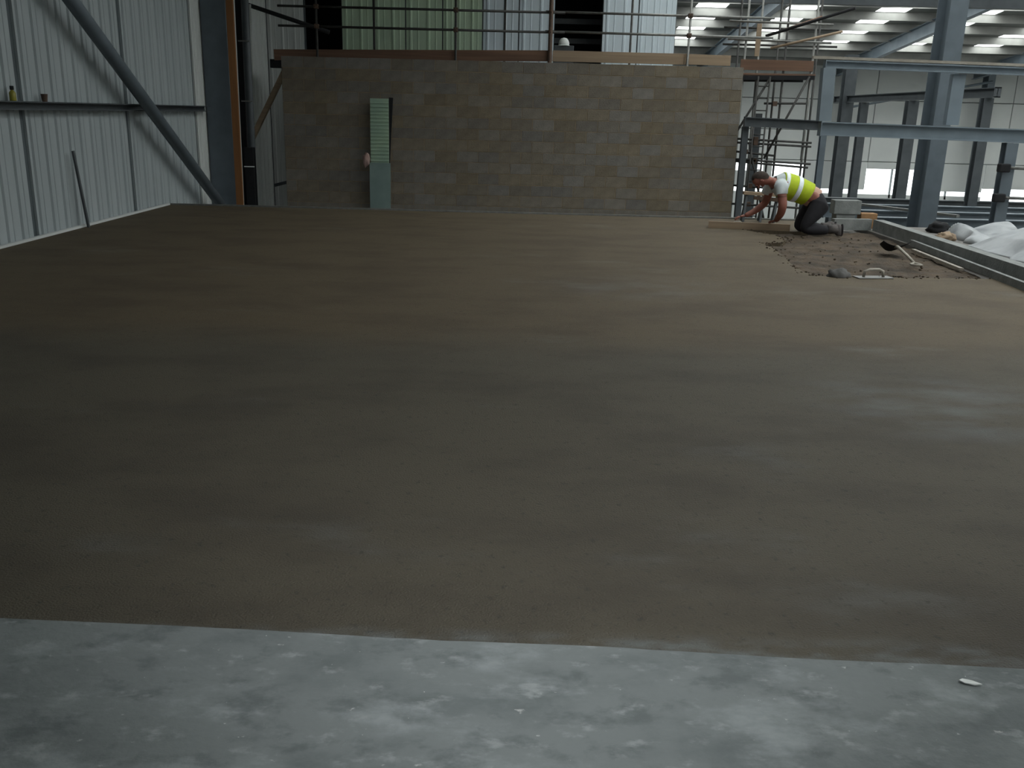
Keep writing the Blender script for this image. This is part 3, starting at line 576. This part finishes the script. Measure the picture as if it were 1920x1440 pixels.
for x, y, s, m_, lab in ((6.52, 14.3, 0.13, 'black', 'crumpled black plastic scrap beside the kerb'), (6.88, 14.3, 0.08, 'paper', 'crumpled white scrap beside the kerb'), (6.18, 13.3, 0.10, 'timber', 'tan lump of packing beside the kerb')):
    bm = bmesh.new(); bmesh.ops.create_icosphere(bm, subdivisions=3, radius=1)
    for v in bm.verts:
        d = 1 + 0.6 * noise.noise(v.co * 2.0 + Vector((x*5, y*3, 0))); v.co = Vector((v.co.x * s * 1.3 * d, v.co.y * s * d, max(v.co.z, -0.5) * s * 0.75 * d + 0.375 * s))
    zm = min(v.co.z for v in bm.verts)
    for v in bm.verts: v.co.z -= zm
    o = obj('scrap_lump', bm, m_, None, True); o.location = (x, y, 0.0); tag(o, lab, 'scrap')

# ------------------------------------------------------------------ tools on the loose patch
t = thing('shovel', 'shovel with a dark blade and pale handle lying on the loose patch', 'shovel', (4.86, 11.72, -0.02), rotz=math.radians(-98))
bm = bmesh.new(); rows_ = []
for i in range(9):
    u = i / 8; y_ = -0.05 - 0.32 * u; hw = 0.17 * (1 - 0.35 * max(0, u - 0.5) * 2 * u); row = []
    for j in range(9):
        s_ = (j / 8 - 0.5) * 2; row.append(bm.verts.new((y_, s_ * hw, 0.02 + 0.06 * s_ * s_ + 0.10 * (1 - u) - 0.01 * u)))
    rows_.append(row)
for a, b in zip(rows_, rows_[1:]):
    for j in range(8): bm.faces.new((a[j], a[j+1], b[j+1], b[j]))
bl = obj('blade', bm, 'black', t, True); so = bl.modifiers.new('thickness', 'SOLIDIFY'); so.thickness = 0.006
bm = bmesh.new(); add_path(bm, [(-0.10, 0, 0.10), (0.0, 0, 0.12), (0.5, 0, 0.075), (0.82, 0, 0.035)], [0.02, 0.019, 0.017, 0.017], 10); obj('shaft', bm, 'handle', t, True)
bm = bmesh.new(); add_path(bm, [(0.82, 0, 0.035), (0.88, -0.055, 0.03), (0.96, -0.055, 0.03), (0.96, 0.055, 0.03), (0.88, 0.055, 0.03), (0.82, 0, 0.035)], 0.013, 8); obj('grip', bm, 'handle', t, True)
def float_tool(loc, rz, label, s=1.0):
    t = thing('plastering_float', label, 'float', loc, rotz=rz)
    bm = bmesh.new(); add_box(bm, (-0.21*s, -0.075*s, 0), (0.21*s, 0.075*s, 0.012)); obj('blade', bm, 'bladesteel', t, bevel=0.003)
    bm = bmesh.new(); add_path(bm, [(-0.12*s, 0, 0.012), (-0.11*s, 0, 0.07), (-0.05*s, 0, 0.09), (0.06*s, 0, 0.09), (0.11*s, 0, 0.07), (0.12*s, 0, 0.012)], 0.016, 8); obj('handle', bm, 'handle', t, True)
    return t
float_tool((3.86, 9.83, 0.001), 0.15, 'steel float with a looped handle at the edge of the loose patch', 0.95)
bm = bmesh.new(); bmesh.ops.create_icosphere(bm, subdivisions=3, radius=1)
for v in bm.verts:
    d = 1 + 0.4 * noise.noise(v.co * 2.3 + Vector((1, 8, 0))); v.co = Vector((v.co.x * 0.12 * d, v.co.y * 0.09 * d, max(-0.1, v.co.z) * 0.08 * d + 0.008))
o = obj('cloth', bm, 'dust', None, True); o.location = (3.50, 9.86, 0.0); tag(o, 'crumpled grey cloth beside the steel float', 'cloth')
bm = bmesh.new(); g = [(-0.07, 0.01), (-0.035, 0.03), (0.0, 0.028), (0.03, 0.012), (0.075, -0.03), (0.02, -0.03), (-0.04, -0.014)]
a = [bm.verts.new((x, y, 0.004 + 0.05 * abs(x))) for x, y in g]; b = [bm.verts.new((x, y, 0.001 + 0.05 * abs(x))) for x, y in g]
bm.faces.new(a); bm.faces.new(b[::-1])
for i in range(len(g)): bm.faces.new((a[i], a[(i+1) % len(g)], b[(i+1) % len(g)], b[i]))
o = obj('paper_scrap', bm, 'paper'); o.location = (1.39, 2.39, 0.0); o.scale = (0.42, 0.5, 1); tag(o, 'torn white paper scrap on the grey concrete strip', 'scrap')

# ------------------------------------------------------------------ the kneeling worker
W = thing('person', 'worker kneeling on hands and knees in a yellow hi-vis vest', 'person', (4.2, 13.85, -0.025))
WO = Vector((4.2, 13.85, -0.05))
def skin_mesh(verts, edges, radii, root, sub=2):
    me = bpy.data.meshes.new('skin'); me.from_pydata([Vector(v) - WO for v in verts], edges, [])
    o = bpy.data.objects.new('skin_tmp', me); C.objects.link(o)
    sm = o.modifiers.new('skin', 'SKIN'); sm.use_smooth_shade = True
    for i, r in enumerate(radii):
        sv = me.skin_vertices[0].data[i]; sv.radius = (r, r) if not isinstance(r, tuple) else r; sv.use_root = (i == root)
    ss = o.modifiers.new('subd', 'SUBSURF'); ss.levels = sub; ss.render_levels = sub
    dg = bpy.context.evaluated_depsgraph_get(); ev = o.evaluated_get(dg); out = bpy.data.meshes.new_from_object(ev)
    bpy.data.objects.remove(o, do_unlink=True); bpy.data.meshes.remove(me); return out
def chain_set():
    V, E_, Rr = [], [], []
    def add(pts, start=None):
        prev = start; ids = []
        for p, r in pts:
            V.append(p); Rr.append(r); i = len(V) - 1
            if prev is not None: E_.append((prev, i))
            prev = i; ids.append(i)
        return ids
    return V, E_, Rr, add
V, E_, Rr, add = chain_set()
sp = add([((4.47, 13.87, 0.44), 0.15), ((4.28, 13.88, 0.555), 0.14), ((4.06, 13.89, 0.63), 0.155), ((3.88, 13.90, 0.675), 0.145), ((3.755, 13.905, 0.715), 0.066), ((3.69, 13.91, 0.725), 0.075), ((3.61, 13.91, 0.735), 0.092), ((3.53, 13.91, 0.725), 0.085), ((3.475, 13.91, 0.715), 0.05)])
la = add([((3.86, 13.70, 0.65), 0.078), ((3.89, 13.62, 0.39), 0.068), ((3.895, 13.70, 0.26), 0.060), ((3.88, 13.88, 0.135), 0.038)], sp[3])
ra = add([((3.83, 14.10, 0.665), 0.072), ((3.79, 14.22, 0.36), 0.058), ((3.62, 14.20, 0.23), 0.050), ((3.48, 14.17, 0.17), 0.034)], sp[3])
for sgn, y in ((-1, 13.72), (1, 14.02)):
    add([((4.46, y, 0.40), 0.125), ((4.35, y - 0.01, 0.22), 0.09), ((4.25, y - 0.01, 0.045), 0.050), ((4.46, y, 0.04), 0.055), ((4.69, y, 0.04), 0.035)], sp[0])
body_me = skin_mesh(V, E_, Rr, 0)
bm = bmesh.new(); bm.from_mesh(body_me)
def ell(c, r, sub=2, rot=None):
    Mx = Matrix.Translation(Vector(c) - WO) @ (rot or Matrix.Identity(4)) @ Matrix.Diagonal((*r, 1)); bmesh.ops.create_icosphere(bm, subdivisions=sub, radius=1, matrix=Mx)
# face (turned down to the work): nose, brow, ears, chin
ell((3.585, 13.91, 0.628), (0.018, 0.016, 0.026)); ell((3.64, 13.91, 0.652), (0.03, 0.035, 0.022)); ell((3.545, 13.885, 0.643), (0.012, 0.014, 0.010)); ell((3.545, 13.935, 0.643), (0.012, 0.014, 0.010))
ell((3.60, 13.815, 0.725), (0.030, 0.010, 0.022)); ell((3.60, 14.005, 0.725), (0.030, 0.010, 0.022)); ell((3.605, 13.91, 0.640), (0.008, 0.024, 0.006))
# hands: palm and five separate fingers
def hand(wrist, d, side, drop):
    wrist, d = Vector(wrist), Vector(d).normalized(); s = Vector((-d.y, d.x, 0)).normalized() * side; dn = Vector((0, 0, -1))
    V, E_, Rr, add = chain_set()
    pal = add([(wrist, 0.026), (wrist + d*0.045, (0.036, 0.018)), (wrist + d*0.085 + dn*0.005, (0.038, 0.016))])
    out = [skin_mesh(V, E_, Rr, 0, 1)]
    for k, ln in enumerate((0.066, 0.078, 0.072, 0.054)):
        b0 = wrist + d*0.082 + s * (0.030 - 0.020*k) + dn*0.004
        out.append(skin_mesh([b0, b0 + d*ln*0.45 + dn*0.006, b0 + d*ln*0.8 + dn*(0.3*drop), b0 + d*ln*0.9 + dn*drop], [(0,1),(1,2),(2,3)], [0.0095, 0.009, 0.0085, 0.007], 0, 1))
    b0 = wrist + d*0.03 + s*0.028
    out.append(skin_mesh([b0, b0 + d*0.03 + s*0.025 + dn*0.01, b0 + d*0.06 + s*0.03 + dn*(0.02 + drop*0.4)], [(0,1),(1,2)], [0.012, 0.0105, 0.008], 0, 1))
    return out
for hm in hand((3.885, 13.87, 0.14), (-0.35, 1.0, -0.1), 1, 0.04) + hand((3.49, 14.17, 0.175), (-1.0, -0.05, -0.15), -1, 0.05): bm.from_mesh(hm)
body = obj('body', bm, 'skin', W, True)
# hair cap over the crown (the head hangs forward)
bm = bmesh.new(); bmesh.ops.create_icosphere(bm, subdivisions=3, radius=1)
for v in bm.verts: v.co = Vector((v.co.x * 0.130, v.co.y * 0.103, v.co.z * 0.105)) + Vector((3.60, 13.91, 0.752)) - WO
bmesh.ops.delete(bm, geom=[v for v in bm.verts if (v.co + WO).z < 0.735 and (v.co + WO).x > 3.50], context='VERTS')
obj('hair', bm, 'hair', W, True)
# clothing lofted around the trunk: station along the spine, half-width across, half-height
SPN = [Vector(p) for p in ((4.52, 13.87, 0.40), (4.40, 13.875, 0.49), (4.28, 13.88, 0.555), (4.16, 13.885, 0.60), (4.06, 13.89, 0.63), (3.96, 13.895, 0.655), (3.88, 13.90, 0.672), (3.80, 13.903, 0.69))]
WID = [0.185, 0.19, 0.185, 0.19, 0.20, 0.205, 0.20, 0.13]; HGT = [0.165, 0.165, 0.16, 0.168, 0.178, 0.178, 0.165, 0.10]
def trunk(t0, t1, grow, n):
    rings = []
    for k in range(n + 1):
        t = t0 + (t1 - t0) * k / n; i = min(int(t), len(SPN) - 2); f = t - i
        c = SPN[i].lerp(SPN[i+1], f); a = WID[i] + (WID[i+1]-WID[i]) * f + grow; b = HGT[i] + (HGT[i+1]-HGT[i]) * f + grow
        d = (SPN[min(i+1, 7)] - SPN[i]).normalized(); s = Vector((0, 1, 0)); u = d.cross(s).normalized()
        rings.append((c - WO, s * a, u * b))
    return rings
def shell(name, t0, t1, grow, m_, par, n=10):
    bm = bmesh.new(); add_loft(bm, trunk(t0, t1, grow, n), 28, False); o = obj(name, bm, m_, par, True); so = o.modifiers.new('cloth', 'SOLIDIFY'); so.thickness = 0.006; return o
bm = bmesh.new(); add_loft(bm, trunk(3.2, 7.0, 0.004, 12), 28, False)
for y, pts in ((13.7, [(3.88, 13.76, 0.665), (3.865, 13.69, 0.64), (3.872, 13.665, 0.55), (3.876, 13.66, 0.51)]), (14.1, [(3.85, 14.05, 0.675), (3.83, 14.11, 0.65), (3.79, 14.17, 0.55), (3.785, 14.18, 0.51)])):
    add_path(bm, [Vector(p) - WO for p in pts], [0.11, 0.098, 0.082, 0.078], 16)
obj('t_shirt', bm, 'shirt', W, True)
bm = bmesh.new(); add_loft(bm, trunk(0.9, 2.0, -0.008, 6), 28, False); obj('bare_back', bm, 'skinpale', W, True)
vest = shell('vest', 1.75, 5.75, 0.016, 'vest', W, 16)
shell('reflective_band', 3.0, 3.65, 0.021, 'silver', vest, 4); shell('reflective_band', 4.95, 5.55, 0.021, 'silver', vest, 4)
V, E_, Rr, add = chain_set()
hp = add([((4.385, 13.875, 0.475), 0.165), ((4.46, 13.87, 0.42), 0.178)])
for y in (13.72, 14.02): add([((4.455, y, 0.37), 0.150), ((4.35, y - 0.012, 0.22), 0.122), ((4.24, y - 0.012, 0.045), 0.088), ((4.44, y, 0.04), 0.085), ((4.64, y, 0.035), 0.066)], hp[1])
tm = skin_mesh(V, E_, Rr, 1)
bm = bmesh.new(); bm.from_mesh(tm); tr = obj('trousers', bm, 'trouser', W, True)
for y in (13.735, 14.035):
    bm = bmesh.new(); ellc = Vector((4.36, y - 0.03, 0.03)) - WO
    add_path(bm, [Vector((4.62, y, 0.05)) - WO, Vector((4.70, y, 0.05)) - WO, Vector((4.76, y, 0.07)) - WO], [0.062, 0.064, 0.066], 16)
    add_loft(bm, [(Vector((4.755 + 0.012*k, y, z)) - WO, (0.055*a, 0, 0.0), (0, 0.05*a, 0)) for k, (z, a) in enumerate(((0.13, 0.7), (0.10, 1.0), (0.03, 1.05), (-0.02, 0.95), (-0.045, 0.7)))], 16)
    bt = obj('boot', bm, 'boot', W, True)
    bm = bmesh.new(); add_loft(bm, [(Vector((4.825 + 0.008*k, y, 0.04)) - WO, (0, 0, 0.09*a), (0, 0.05*a, 0)) for k, a in enumerate((1.0, 1.05, 1.0))], 16); obj('sole', bm, 'sole', bt)
float_tool((3.40, 14.25, 0.001), 0.05, 'steel float under the worker\'s outstretched hand', 0.7)
